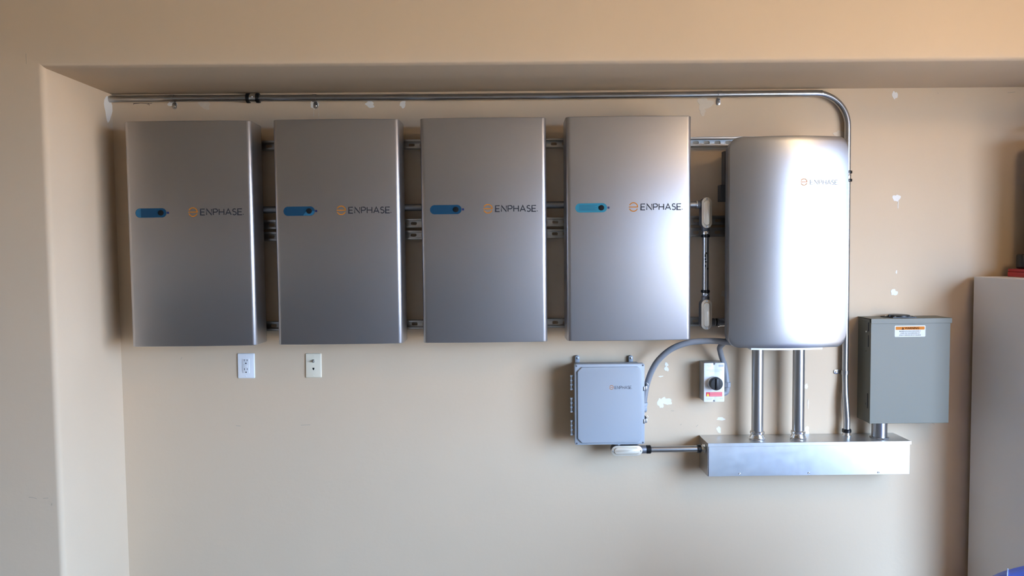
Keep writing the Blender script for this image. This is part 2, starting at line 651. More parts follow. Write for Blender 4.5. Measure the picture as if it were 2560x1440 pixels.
def make_battery(idx, cx, z0, label):
    t = thing('battery_cabinet', (cx, 0, z0), label, 'battery', 'silver wall batteries in a row')
    # chassis at the back
    m = MB()
    m.box(cx - BW / 2 + 0.012, cx + BW / 2 - 0.012, -BD0, -0.092, z0 + 0.018, z0 + BH - 0.022, 0.004)
    m.build('chassis', M['chassis'], t)
    # bowed front cover: outline seen from above, pulled up
    out = [(-BW / 2, -0.086)]
    x_r = BW / 2 - BR
    ys = bfront(x_r)
    for k in range(9):
        a = math.radians(180 - 90 * k / 8)
        out.append((-x_r + BR * math.cos(a), -(ys - BR + BR * math.sin(a))))
    for k in range(1, 16):
        xx = -x_r + 2 * x_r * k / 16
        out.append((xx, -bfront(xx)))
    for k in range(9):
        a = math.radians(90 - 90 * k / 8)
        out.append((x_r + BR * math.cos(a), -(ys - BR + BR * math.sin(a))))
    out.append((BW / 2, -0.086))
    m = MB()
    tb = bmesh.new()
    va = [tb.verts.new((cx + p[0], p[1], z0)) for p in out]
    vb = [tb.verts.new((cx + p[0], p[1], z0 + BH)) for p in out]
    tb.faces.new(va)
    tb.faces.new(list(reversed(vb)))
    for k in range(len(out)):
        k2 = (k + 1) % len(out)
        tb.faces.new((va[k], va[k2], vb[k2], vb[k]))
    bmesh.ops.recalc_face_normals(tb, faces=tb.faces[:])
    rim = [e for e in tb.edges if abs(e.verts[0].co.z - e.verts[1].co.z) < 1e-6]
    bmesh.ops.bevel(tb, geom=rim, offset=0.004, segments=2, profile=0.5, affect='EDGES')
    m._add(tb)
    m.build('front_cover', M['silver'], t, angle=40)
    surf = lambda x, z: -(bfront(x - cx) + 0.0006)
    surf2 = lambda x, z: -(bfront(x - cx) + 0.0011)
    surf3 = lambda x, z: -(bfront(x - cx) + 0.0016)
    zl = z0 + 0.5860
    m = MB()
    e_symbol(m, cx + 0.0180, zl, 0.0185, 0.0042, surf)
    o = m.build('logo_symbol', M['orange'], t)
    o['label'] = 'orange ring symbol with a bar'
    m = MB()
    wordmark(m, cx + 0.0510, zl - 0.0128, 0.0256, 0.0042, surf, width=0.1765)
    m.build('wordmark', M['ink'], t)
    # blue pill-shaped film over the status light
    zs = zl - 0.0018
    xa, xb = cx - 0.235, cx - 0.097
    m = MB()
    ol = rrect(xa, xb, zs - 0.020, zs + 0.020, 0.0199, 8)
    m.poly([(p[0], surf(*p), p[1]) for p in ol])
    film = m.build('film_sticker', M[('film', 'film', 'film', 'film_lit')[idx]], t)
    film['label'] = 'blue pill-shaped film over the status light'
    m = MB()
    ext = {0: (xa + .002, xa + .025), 1: (xb - 0.052, xb - 0.004), 3: (xa + .002, xa + .030)}.get(idx)
    if ext and idx == 0:
        half = [(ext[1], zs + .019)] + [(xa + .02 + .0185 * math.cos(math.radians(a)),
                                        zs + .019 * math.sin(math.radians(a))) for a in range(90, 271, 15)] + [(ext[1], zs - .019)]
        m.poly([(p[0], surf2(*p), p[1]) for p in half])
        m.build('film_reflection', M['film_sheen'], film)  # reflection painted over the left end of the film
    elif ext and idx == 1:
        half = [(ext[0], zs - .019), (ext[0] + .014, zs - .001)] + [
            (xb - .02 + .0185 * math.cos(math.radians(a)), zs + .019 * math.sin(math.radians(a)))
            for a in range(0, -91, -15)]
        m.poly([(p[0], surf2(*p), p[1]) for p in half])
        m.build('film_reflection', M['film_sheen'], film)  # reflection painted over the lower right end of the film
    else:
        m.bm.free()
    m = MB()
    for q in range(5):
        zz = zs + 0.011 - q * 0.0052
        stroke(m, seg_line((xa + .016, zz), (xa + .016 + (.070 if q % 2 else .078), zz), 6), 0.0011, surf3)
    m.build('film_print', M['film_ink'], film)
    m = MB()
    m.prism(circle(xb - 0.0245, zs, 0.0118), surf(xb - .0245, 0), surf(xb - .0245, 0) - 0.002, 0.0005)
    m.build('round_window', M['slot'], t)
    m = MB()
    m.prism(rrect(xb + 0.002, xb + 0.0105, zs - 0.0045, zs + 0.0045, 0.001, 2), surf(xb, 0) + .0006, surf(xb, 0) - .0006)
    m.build('pull_tab', M['navy'], t)
    return t


corners = [((316, 302), (630, 300), (333, 868), (646, 865)),
           ((682, 299.5), (997, 297.3), (702, 862.5), (1010, 857.5)),
           ((1050, 297), (1361.5, 294.5), (1064, 857), (1367, 852.5)),
           ((1414, 292.5), (1726, 290), (1418.5, 851.5), (1723, 849.5))]
labels = ['silver battery cabinet nearest the left side of the niche, leftmost of the row',
          'silver battery cabinet hanging above the ivory coax wall plate',
          'silver battery cabinet over bare wall, third from the left',
          'brightest silver battery cabinet with film coloured as lit, above the grey lidded enclosure']
BX = []
for i, c in enumerate(corners):
    xs = [X(p[0], p[1], BD1 - 0.020) for p in c]
    zt = (Z(*c[0], BD1) + Z(*c[1], BD1)) / 2
    zb = (Z(*c[2], BD1) + Z(*c[3], BD1)) / 2
    cx = sum(xs) / 4
    z0 = (zt + zb) / 2 - BH / 2
    print('battery', i, 'w', (xs[1] + xs[3] - xs[0] - xs[2]) / 2, 'h', zt - zb, 'cx', cx, 'z0', z0)
    BX.append((cx, z0))
    make_battery(i, cx, z0, labels[i])

# ================================================================== strut channels


def make_strut(name_label, xa, xb, zc, phase):
    W, D, T, LIP = 0.0413, 0.0413, 0.0026, 0.0095
    t = thing('strut_channel', ((xa + xb) / 2, 0, zc), name_label, 'strut', 'slotted strut channels')
    # back web: one slotted sheet
    pitch, sw, sh = 0.0508, 0.0286, 0.0143
    holes = []
    k0 = math.ceil((xa + 0.02 - phase) / pitch)
    x = phase + k0 * pitch
    m = MB()
    left = xa
    while x + sw / 2 + 0.006 < xb:
        right = min(x + pitch / 2, xb) if x + pitch + sw / 2 + 0.006 < xb else xb
        h = rrect(x - sw / 2, x + sw / 2, zc - sh / 2, zc + sh / 2, sh / 2 - 0.0003, 4)
        m.prism([(left, zc - W / 2), (right, zc - W / 2), (right, zc + W / 2), (left, zc + W / 2)], -0.0008, -T - 0.0008,
                holes=[list(reversed(h))])
        left = right
        x += pitch
    m.build('slotted_web', M['strut'], t)
    for s in (1, -1):
        m = MB()
        e = zc + s * W / 2
        a, b = sorted((e, e - s * T))
        m.box(xa, xb, -0.0008, -D, a, b)
        a, b = sorted((e, e - s * LIP))
        m.box(xa, xb, -D + 0.0018, -D, a, b, 0.0006, 1)
        a, b = sorted((e - s * (LIP - T), e - s * LIP))
        m.box(xa, xb, -D + 0.009, -D, a, b)
        m.build('flange', M['strut'], t)
    return t


ph = X(1766, 354, 0.0)
za = (Z(1030, 360.5, .035) + Z(1780, 353.5, .035)) / 2
make_strut('top galvanised strut, running from behind the first battery to the curved controller', X(400, 362, 0), X(2010, 352, 0), za, ph)
zb2 = (Z(1030, 558, .035) + Z(1390, 554.5, .035)) / 2
make_strut('upper strut of the close pair at mid height behind the batteries', X(400, 560, 0), X(2010, 550, 0), zb2, ph + .004)
zc2 = zb2 - 0.0545
make_strut('lower strut of the close pair at mid height behind the batteries', X(400, 590, 0), X(2010, 575, 0), zc2, ph + .002)
zd = (Z(1035, 812.5, .035) + Z(1390, 807, .035)) / 2
make_strut('bottom galvanised strut, passing behind the batteries near their lower edge', X(420, 815, 0), X(1750, 803, 0), zd, X(1388, 805, 0))

# ================================================================== long conduit and its straps
R1 = 0.0148
CD = 0.0225


def p3(px, py, d):
    return tuple(P(px, py, d))


t = thing('metal_conduit', p3(1300, 241, CD), 'long bent steel conduit under the soffit, turning down at the right', 'conduit')
z_h = [(272, 247.5), (330, 247.5), (431, 246.3), (632, 245.6), (786, 245), (1100, 243.5), (1400, 240.8), (1680, 237.6),
       (1800, 236.2), (1960, 234.4), (2040, 234.0)]
zl_ = Z(272, 247.5, CD)
zr_ = Z(2045, 234, CD)
xl_ = XL - 0.004
xv = X(2118, 400, CD)
zv0 = Z(2117, 1070, CD)
rb = 0.150
path = []
for px, py in z_h[1:-1]:
    p = P(px, py, CD)
    path.append(p)
path[0:0] = [Vector((xl_, -CD, path[0].z))]
zr_ = path[-1].z
xend = xv - rb
path.append(Vector((xend, -CD, zr_)))
for k in range(1, 13):
    a = math.radians(90 - 90 * k / 12)
    path.append(Vector((xend + rb * math.cos(a), -CD, zr_ - rb + rb * math.sin(a))))
for px, py in ((2117.5, 500), (2115.5, 700), (2113.5, 850), (2112.5, 940), (2113, 985), (2115.5, 1020), (2117.2, 1050)):
    p = P(px, py, CD + (0.020 if py > 1000 else 0.012 if py > 975 else 0))
    path.append(p)
TRT = Z(2020, 1105, 0.150)                   # trough top
p = P(2117.5, 1080, 0.050)
path.append(Vector((p.x, -0.046, TRT + 0.012)))
MB().tube(path, R1, 22).build('pipe', M['galv'], t)


def coupling(base, axis, parent, r, L=0.062, name='coupling'):
    """compression coupling: two black nuts and a bright middle"""
    b = Vector(base)
    ax = Vector(axis).normalized()
    o = MB().lathe(b - ax * L * .5, ax, [(0.0, r), (L * .32, r + .0045), (L * .68, r + .0045), (L, r)]).build(name, M['zinc'], parent)
    for s in (-1, 1):
        c = b + ax * s * L * .36
        MB().lathe(c - ax * L * .15, ax, [(0, r + .001), (.002, r + .0075), (L * .15, r + .0085), (L * .3 - .002, r + .0075), (L * .3, r + .001)],
                   12).build('nut', M['rubber'], o)
    MB().ball(b + Vector((0, -r - .004, .004)), .0042).build('set_screw', M['zinc'], o)
    return o


coupling(P(633, 245.6, CD), (1, 0, 0), t, R1)
coupling(P(2117.5, 441, CD), (0, 0, 1), t, R1, 0.052)
bp = Vector((path[-1].x, -0.046, TRT))
MB().lathe(bp + Vector((0, 0, 0.0005)), (0, 0, 1), [(0, .021), (.005, .021), (.006, .0165), (.016, .0165), (.018, .0165)]).build('connector', M['zinc'], t)
MB().lathe(bp + Vector((0, 0, 0.016)), (0, 0, 1), [(0, .018), (.002, .0205), (.014, .0205), (.017, .018)], 12).build('nut', M['rubber'], t)
MB().lathe(P(2054, 234.3, CD) - Vector((.004, 0, 0)), (1, 0, 0), [(0, R1), (.001, R1 + .0012), (.007, R1 + .0012), (.008, R1)]).build('seam_ring', M['galv'], t)


def strap(px, py, label, side, r=R1, d=CD):
    """one-hole strap: a hoop over the pipe and an ear screwed to the wall"""
    c = P(px, py, d)
    t = thing('pipe_strap', c, label, 'strap', 'one-hole pipe straps')
    w = 0.0095
    out = []
    ro, ri = r + 0.0026, r + 0.0004
    m = MB()
    tb = bmesh.new()
    ang = [math.radians(-100 + 290 * k / 20) for k in range(21)]
    R = []
    for a in ang:
        row = []
        for rr in (ri, ro):
            for s in (-w, w):
                u, v = rr * math.sin(a), -d - rr * math.cos(a)     # u across pipe, v depth
                v = min(v, -0.0004)
                row.append((u, v, s))
        R.append(row)
    vs = []
    for row in R:
        rowv = []
        for u, v, s in row:
            co = (c.x + s, v, c.z - u) if side == 'down' else (c.x - u, v, c.z + s)
            rowv.append(tb.verts.new(co))
        vs.append(rowv)
    for i in range(len(vs) - 1):
        a, b = vs[i], vs[i + 1]
        for f in ((0, 1), (1, 3), (3, 2), (2, 0)):
            tb.faces.new((a[f[0]], a[f[1]], b[f[1]], b[f[0]]))
    tb.faces.new((vs[0][0], vs[0][1], vs[0][3], vs[0][2]))
    tb.faces.new((vs[-1][0], vs[-1][1], vs[-1][3], vs[-1][2]))
    bmesh.ops.recalc_face_normals(tb, faces=tb.faces[:])
    m._add(tb)
    m.build('hoop', M['galv'], t)
    m = MB()
    L = 0.030
    if side == 'down':
        m.prism(rrect(c.x - w, c.x + w, c.z - r - L, c.z - r + .001, .008, 5), -0.0006, -0.0032, .0006)
        sc = (c.x, c.z - r - .017)
    else:
        m.prism(rrect(c.x - r - L, c.x - r + .001, c.z - w, c.z + w, .006, 5), -0.0006, -0.0032, .0006)
        sc = (c.x - r - .017, c.z)
    m.build('ear', M['galv'], t)
    MB().lathe((sc[0], -.0030, sc[1]), (0, -1, 0), [(0, .0055), (.0022, .005), (.0035, .003)], 14).build('screw', M['zinc'], t)
    return t


strap(431, 246.3, 'pipe strap nearest the left end of the top conduit', 'down')
strap(786, 245, 'pipe strap on the top conduit above the second battery', 'down')
strap(1799, 236.2, 'pipe strap on the top conduit between the last battery and the curved controller', 'down')
strap(2112.6, 931, 'pipe strap on the vertical conduit left of the grey disconnect panel', 'left')

# ================================================================== short nipples and conduit bodies
ND1 = 0.105
RN = 0.0160


def nipple(pa, pb, py, label, d=ND1):
    a, b = P(pa, py, d), P(pb, py, d)
    b.z = a.z
    t = thing('conduit_nipple', (a + b) / 2, label, 'conduit', 'short nipples between cabinets')
    MB().tube([a, b], RN, 20).build('pipe', M['galv'], t)
    return t


def bat_edge(i, side):
    return BX[i][0] + side * (BW / 2)


def nipple_x(i, py, label):
    xa, xb = bat_edge(i, 1) - .013, bat_edge(i + 1, -1) + .013
    z = Z(1030, py, ND1)
    t = thing('conduit_nipple', ((xa + xb) / 2, -.07, z), label, 'conduit', 'short nipples between cabinets')
    MB().tube([(xa, -.07, z), (xb, -.07, z)], RN, 20).build('pipe', M['shadedpipe'], t)
    for s, x in ((1, xa), (-1, xb)):
        MB().lathe((x, -.07, z), (s, 0, 0), [(0, .021), (.007, .021), (.008, .016)], 12).build('locknut', M['galv'], t)
    return t


nipple_x(0, 520, 'short dark conduit nipple joining the first and second batteries')
nipple_x(1, 517.5, 'short conduit nipple joining the second and third batteries')
nipple_x(2, 514.5, 'short conduit nipple joining the third and fourth batteries')


def stadium(cx, cz, w, h, n=10):
    r = min(w, h) / 2 - 1e-5
    return rrect(cx - w / 2, cx + w / 2, cz - h / 2, cz + h / 2, r, n)


def conduit_body(label, cx, cz, w, h, d0, d1, hubs, cover_mat='cover', group='access fittings with oblong covers'):
    """L-shaped access fitting: casting, raised oblong cover, two screws, hubs [(pos, axis, len, r)]"""
    t = thing('access_fitting', (cx, -d0, cz), label, 'fitting', group)
    m = MB()
    m.prism(stadium(cx, cz, w * .96, h * .98), -d0, -d1, 0.003)
    for pos, ax, L, r in hubs:
        m.lathe(pos, ax, [(0, r), (L - .002, r), (L, r - .001)], 22)
    m.build('casting', M['castal'], t)
    m = MB().prism(stadium(cx, cz, w, h), -d1, -(d1 + .003), 0.001)
    cov = m.build('cover_plate', M[cover_mat], t)
    iw, ih = (w * .66, h - w * .50) if h > w else (w - h * .50, h * .66)
    m = MB().prism(stadium(cx, cz, iw, ih), -(d1 + .0028), -(d1 + .0075), .0042, seg=3)
    m.build('raised_panel', M[cover_mat], cov)
    for s in (-1, 1):
        c = (cx, cz + s * (h / 2 - w * .145)) if h > w else (cx + s * (w / 2 - h * .145), cz)
        MB().lathe((c[0], -(d1 + .0026), c[1]), (0, -1, 0), [(0, .0036), (.0014, .0032), (.0018, .001)], 12).build('screw', M['steel'], cov)
    return t


LBD0, LBD1 = 0.080, 0.128
# upper fitting
cu = P(1767, 532, LBD1)
wu = X(1780, 532, LBD1) - X(1754.5, 532, LBD1)
hu = Z(1767, 494, LBD1) - Z(1767, 570.5, LBD1)
zn = Z(1740, 511.5, .104)
conduit_body('upper conduit fitting with oblong pale cover right of the last battery', cu.x, cu.z, wu, hu, LBD0, LBD1,
             [((cu.x - wu * .3, -.104, zn), (-1, 0, 0), X(1767, 532, .104) - wu * .3 - X(1744, 511, .104), .0185),
              ((X(1763.5, 575, .104), -.104, cu.z - hu * .35), (0, 0, -1), Z(1763, 558, .104) - Z(1763, 577, .104), .0185)])
t = thing('conduit_nipple', (X(1735, 511, .104), -.104, zn), 'short nipple from the last battery into the upper conduit fitting', 'conduit',
          'short nipples between cabinets')
xa = BX[3][0] + BW / 2 - .001
xb = X(1744.5, 511, .104)
MB().tube([(xa + .0005, -.104, zn), (xb, -.104, zn)], RN, 20).build('pipe', M['galv'], t)
MB().lathe((xb - .010, -.104, zn), (1, 0, 0), [(0, RN), (.001, .0205), (.005, .0205), (.006, RN)], 16).build('lock_ring', M['zinc'], t)
# vertical pipe between the fittings
xa = X(1763.5, 660, .104)
zt_, zb_ = Z(1763.5, 577.2, .104), Z(1763.5, 741, .104)
t = thing('conduit_pipe', (xa, -.104, zb_), 'short upright steel pipe between two oblong-covered fittings', 'conduit')
MB().tube([(xa, -.104, zb_), (xa, -.104, zt_ - .0005)], R1, 20).build('pipe', M['galv'], t)
for zz, s in ((zt_, -1), (zb_, 1)):
    MB().lathe((xa, -.104, zz), (0, 0, s), [(.0005, .0165), (.004, .0185), (.016, .0185), (.018, .0165)]).build('connector', M['zinc'], t)
    MB().lathe((xa, -.104, zz + s * .017), (0, 0, s), [(0, .017), (.002, .0205), (.011, .0205), (.013, .017)], 12).build('nut', M['rubber'], t)
    MB().ball((xa + .004, -.104 - .0185, zz + s * .010), .0045).build('set_screw', M['zinc'], t)
rnd = random.Random(4)
m = MB()
for k in range(7):
    zz = Z(1763, 630 + rnd.uniform(0, 45), .104)
    xx = xa + rnd.uniform(-.007, .010)
    yy = -.104 - math.sqrt(max(0, R1 ** 2 - (xx - xa) ** 2)) - .0006
    m.ball((xx, yy, zz), .003, (1, .25, 1.6))
m.build('grime_spot', M['slot'], t)
# lower fitting
cl = P(1766.5, 786.5, LBD1)
wl = X(1779.5, 786, LBD1) - X(1753, 786, LBD1)
hl = Z(1766, 749, LBD1) - Z(1766, 824.5, LBD1)
zl2 = Z(1790, 805.5, .104)
conduit_body('lower conduit fitting with oblong pale cover beside the curved controller', cl.x, cl.z, wl, hl, LBD0, LBD1,
             [((cl.x + wl * .3, -.104, zl2), (1, 0, 0), X(1786, 805, .104) - cl.x - wl * .3, .0185),
              ((xa, -.104, cl.z + hl * .35), (0, 0, 1), zb_ - cl.z - hl * .35, .0185)])

# ================================================================== curved controller
CW_L = X(1824.5, 600, .262)
CW_R = X(2121, 600, .262)
CCX = (CW_L + CW_R) / 2
CW = CW_R - CW_L
CZT = Z(1980, 338, .300)
CZB = Z(1980, 871.5, .300)
CH = CZT - CZB
CCZ = (CZT + CZB) / 2
CB = 0.045
CE = 0.258
CIN = 0.040                                  # how far the body sits in from the cover's edge


def cfront(x):
    return CE + CB * (1 - (2 * (x - CCX) / CW) ** 2)


t = thing('controller_cabinet', (CCX, 0, CZB), 'tall silver cabinet with bowed cover and rounded corners, glaring white at right', 'controller')
m = MB()
m.prism(rrect(CCX - CW / 2 + CIN, CCX + CW / 2 - CIN, CZB + .012, CZT - .030, .030, 6), -.055, -.190, .004)
m.build('body', M['chassis2'], t)
m = MB()
m.prism(rrect(CCX - CW / 2 + .002, CCX + CW / 2 - .012, CZB + .006, CZT - .008, .045, 8), -.189, -.2285, .003)
m.build('back_frame', M['chassis2'], t)
# bowed cover
tb = bmesh.new()
cr = .046
cols = []
xs = []
nn = 10
for k in range(nn + 1):
    xs.append(-CW / 2 + cr * (1 - math.cos(math.radians(90 * k / nn))))
for k in range(1, 24):
    xs.append(-CW / 2 + cr + (CW - 2 * cr) * k / 24)
xs += [-x for x in reversed(xs[:nn + 1])]
nz = 40
for x in xs:
    ax = abs(x)
    hz = CH / 2
    if ax > CW / 2 - cr:
        q = ax - (CW / 2 - cr)
        hz -= cr - math.sqrt(max(0, cr * cr - q * q))
    cols.append([(CCX + x, CCZ - hz + 2 * hz * j / nz) for j in range(nz + 1)])
pil = lambda z: .013 * (abs(z - CCZ) / (CH / 2)) ** 7          # the cover rolls back towards its top and bottom
fr = [[tb.verts.new((p[0], -(cfront(p[0]) - pil(p[1])), p[1])) for p in c] for c in cols]
bk = [[tb.verts.new((p[0], -(cfront(p[0]) - .030), p[1])) for p in c] for c in cols]
N = len(cols)
for i in range(N - 1):
    for j in range(nz):
        tb.faces.new((fr[i][j], fr[i + 1][j], fr[i + 1][j + 1], fr[i][j + 1]))
        tb.faces.new((bk[i][j + 1], bk[i + 1][j + 1], bk[i + 1][j], bk[i][j]))
    for j in (0, nz):
        tb.faces.new((fr[i][j], bk[i][j], bk[i + 1][j], fr[i + 1][j]))
for i in (0, N - 1):
    for j in range(nz):
        tb.faces.new((fr[i][j], fr[i][j + 1], bk[i][j + 1], bk[i][j]))
bmesh.ops.recalc_face_normals(tb, faces=tb.faces[:])
rim = []
for e in tb.edges:
    if len(e.link_faces) == 2 and e.calc_face_angle() > 0.9 and all(v in set(sum(fr, [])) for v in e.verts):
        rim.append(e)
bmesh.ops.bevel(tb, geom=rim, offset=.003, segments=2, profile=.5, affect='EDGES')
m = MB()
m._add(tb)
m.build('bowed_cover', M['silver2'], t, angle=35)
csurf = lambda x, z: -(cfront(x) + .0006)
m = MB()
pc = P(2009.5, 455, .30)
e_symbol(m, pc.x, pc.z, .0135, .0030, csurf)
o = m.build('logo_symbol', M['orange'], t)
m = MB()
pw = P(2026, 461, .30)
wordmark(m, pw.x, pw.z, .0190, .0026, csurf, width=.128)
m.build('wordmark', M['inkgrey'], t)
# dark hinge bracket on the left flank
m = MB()
z1, z2 = Z(1815, 378, .12), Z(1815, 462, .12)
xh = CCX - CW / 2 + CIN
m.prism_x([(-.085, z1), (-.125, z1), (-.135, z1 - .02), (-.135, z2), (-.085, z2)], xh - .026, xh)
z3 = Z(1815, 503, .12)
m.prism_x([(-.075, z2), (-.125, z2), (-.125, z3), (-.075, z3)], xh - .040, xh)
m.build('side_bracket', M['chassis'], t)
# white lower flange peeping out under the cover
m = MB()
fz = Z(1990, 875.2, .290)
fx = [X(1881, 872, .285) + (X(2059, 872, .285) - X(1881, 872, .285)) * k / 12 for k in range(13)]
tb = bmesh.new()
ol = [(fx[0], -.225)] + [(q, -(cfront(q) - .016)) for q in fx] + [(fx[-1], -.225)]
va = [tb.verts.new((p[0], p[1], fz)) for p in ol]
vb = [tb.verts.new((p[0], p[1], CZB + .004)) for p in ol]
tb.faces.new(va)
tb.faces.new(list(reversed(vb)))
for k in range(len(ol)):
    k2 = (k + 1) % len(ol)
    tb.faces.new((va[k], va[k2], vb[k2], vb[k]))
bmesh.ops.recalc_face_normals(tb, faces=tb.faces[:])
m._add(tb)
m.build('lower_flange', M['white'], t)

# nipple from the lower fitting into the controller flank
xa2 = X(1786.3, 805, .104)
xb2 = CCX - CW / 2 + CIN
t = thing('conduit_nipple', ((xa2 + xb2) / 2, -.104, zl2), 'short nipple from the lower conduit fitting into the curved controller', 'conduit',
          'short nipples between cabinets')
MB().tube([(xa2 + .0005, -.104, zl2), (xb2 - .0003, -.104, zl2)], RN, 20).build('pipe', M['galv'], t)
MB().lathe((xa2 + .003, -.104, zl2), (1, 0, 0), [(0, RN), (.001, .0185), (.008, .0185), (.009, RN)], 12).build('nut', M['rubber'], t)
MB().lathe((xa2 + .013, -.104, zl2), (1, 0, 0), [(0, RN), (.001, .0225), (.006, .0225), (.007, .020), (.030, .020), (.032, RN)], 20).build('connector', M['zinc'], t)
MB().lathe((xb2 - .009, -.104, zl2), (1, 0, 0), [(0, RN), (.001, .021), (.008, .021)], 8).build('locknut', M['galv'], t)

# ================================================================== wireway trough
TD = 0.150
TL, TR_ = X(1770, 1150, TD), X(2275, 1150, TD)
TB = (Z(1770, 1190, TD) + Z(2275, 1186.5, TD)) / 2
TT = (Z(1768, 1106.5, TD) + Z(2278, 1103.5, TD)) / 2
TRT = TT
t = thing('wireway_trough', ((TL + TR_) / 2, 0, TB), 'long galvanised wiring trough on the wall beneath the curved controller', 'trough')
m = MB()
w = .0018
m.box(TL, TR_, -.0015, -.0033, TB, TT - .003)
m.box(TL, TR_, -.0015, -TD + .004, TB, TB + w)
m.box(TL, TL + w, -.0015, -TD + .003, TB, TT - .003, .0004, 1)
m.box(TR_ - w, TR_, -.0015, -TD + .003, TB, TT - .003, .0004, 1)
m.build('body', M['galvsheet'], t)
m = MB()
m.box(TL - .0012, TR_ + .0008, -.0015, -TD - .001, TT - .0022, TT, .0008, 1)
m.box(TL - .0012, TR_ + .0040, -TD + .001, -TD - .003, TT - .0165, TT, .0008, 1)
m.build('lid', M['galvsheet'], t)
m = MB()
m.box(TL + .003, TR_ - .002, -TD + .0035, -TD, TB, TT - .012, .0008, 1)
m.build('front_cover', M['galvsheet'], t)
for px, py in ((1849, 1184.5), (2022, 1182.5), (2196, 1181)):
    c = P(px, py, TD)
    MB().lathe((c.x, -TD + .0003, c.z), (0, -1, 0), [(0, .0052), (.0016, .0048), (.0024, .003), (.0018, .0012)], 14).build('screw', M['steel'], t)

# risers from the trough into the controller
RR = .0265


def riser(px_t, px_b, label):
    xa = X((px_t + px_b) / 2, 1000, .088)
    t = thing('conduit_riser', (xa, -.088, TT), label, 'conduit', 'pair of large risers')
    MB().tube([(xa, -.088, TT + .004), (xa, -.088, CZB + .0055)], RR, 28).build('pipe', M['galv'], t)
    MB().lathe((xa, -.088, TT + .0003), (0, 0, 1), [(0, .033), (.004, .035), (.010, .0345), (.018, .0295), (.024, .0290), (.028, .0325),
                                                  (.036, .0325), (.039, .028), (.040, RR)], 28).build('connector', M['zinc'], t)
    MB().lathe((xa, -.088, TT + .0003), (0, 0, 1), [(0, .030), (.0045, .039), (.009, .039), (.010, .030)], 8).build('locknut', M['zinc'], t)
    MB().lathe((xa, -.088, CZB + .005), (0, 0, -1), [(0, .033), (.008, .033), (.010, RR)], 12).build('hub', M['galv'], t)
    return t


riser(1894, 1893.5, 'left of the two thick steel risers between the trough and curved controller')
riser(1996, 1996, 'right of the two thick steel risers between the trough and curved controller')

# ================================================================== grey lidded enclosure
ED = 0.150
EL, ER = X(1437, 1010, ED), X(1612.5, 1010, ED)
EZT = (Z(1437, 911, ED) + Z(1612, 909.5, ED)) / 2
EZB = (Z(1440, 1114, ED) + Z(1612, 1112, ED)) / 2
ecx = (EL + ER) / 2
t = thing('junction_enclosure', (ecx, 0, EZB), 'pale grey lidded enclosure with hinges, left of the rotary switch', 'enclosure')
m = MB()
m.box(EL + .010, ER - .010, -.018, -.118, EZB + .010, EZT - .010, .006)
m.build('body', M['boxgrey'], t)
m = MB()
m.prism(rrect(EL, ER, EZB, EZT, .010, 5), -.117, -.143, .004)
lid = m.build('lid', M['boxgrey'], t)
pl_ = rrect(EL + .013, ER - .013, EZB + .011, EZT - .013, .001, 1)
c_ = .020
x0, x1, z0, z1 = EL + .0125, ER - .0125, EZB + .0105, EZT - .0135
oct_ = [(x0 + c_, z0), (x1 - c_, z0), (x1, z0 + c_), (x1, z1 - c_), (x1 - c_, z1), (x0 + c_, z1), (x0, z1 - c_), (x0, z0 + c_)]
MB().prism(oct_, -.1428, -.151, .0035, seg=3).build('raised_panel', M['boxgrey'], lid)
for sx in (0, 1):
    for sz in (0, 1):
        c = ((EL + .0085, ER - .0085)[sx], (EZB + .0085, EZT - .0085)[sz])
        MB().prism(circle(*c, .0040, 14), -.1425, -.1436).build('corner_screw', M['chassis'], lid)
for px, pa in ((1443.5, 889), (1577.5, 889)):
    xx = X(px, 895, .02)
    zt_ = Z(px, 889, .02)
    m = MB()
    m.prism(rrect(xx - .0105, xx + .0105, EZT - .03, zt_, .0095, 5), -.0008, -.019, .003)
    f = m.build('mounting_foot', M['boxgrey'], t)
    MB().lathe((xx, -.0188, zt_ - .012), (0, -1, 0), [(0, .0062), (.002, .0056), (.003, .003)], 14).build('screw', M['steel'], f)
es = lambda x, z: -.1516
m = MB()
pc = P(1528.8, 968.5, .151)
e_symbol(m, pc.x, pc.z, .0088, .0020, es)
o = m.build('logo_symbol', M['orange'], lid)
m = MB()
pw = P(1537.3, 972.3, .151)
wordmark(m, pw.x, pw.z, .0128, .0022, es, width=.0745)
m.build('wordmark', M['inkmid'], lid)
for za_, zb_2 in ((938, 974), (994, 1030), (1050, 1087)):
    z1, z2 = Z(1430, za_, .12), Z(1430, zb_2, .12)
    m = MB()
    xh = EL - .013
    m.tube([(xh, -.122, z1), (xh, -.122, z2)], .0042, 12)
    for q in range(4):
        zz = z1 + (z2 - z1) * (q + .15) / 3.3
        m.box(xh - .005, xh + .005, -.116, -.129, zz - .004, zz + .004, .001)
        m.box(xh, EL + .012, -.118, -.1225, zz - .003, zz + .003, .001)
    m.build('hinge', M['boxgrey'], t)
for za_, zb_2 in ((966, 977), (1042, 1059)):
    zc_ = Z(1613, (za_ + 977) / 2 if za_ < 1000 else 1053, .14)
    m = MB()
    m.box(ER - .006, ER + .0015, -.125, -.1455, zc_ - .010, zc_ + .010, .001)
    m.box(ER + .0015, ER + .012, -.105, -.140, zc_ - .008, zc_ + .012, .001)
    lt = m.build('latch', M['steel'], t)
    MB().box(ER + .001, ER + .010, -.105, -.138, zc_ + .0125, zc_ + .018, .001).build('latch_spring', M['black'], lt)
    m = MB()
    m.tube([(ER + .011 + .009 * math.sin(math.radians(a)), -.120, zc_ + .013 + .010 * math.cos(math.radians(a)))
            for a in range(0, 181, 20)], .0009, 8)
    m.build('wire_loop', M['steel'], lt)

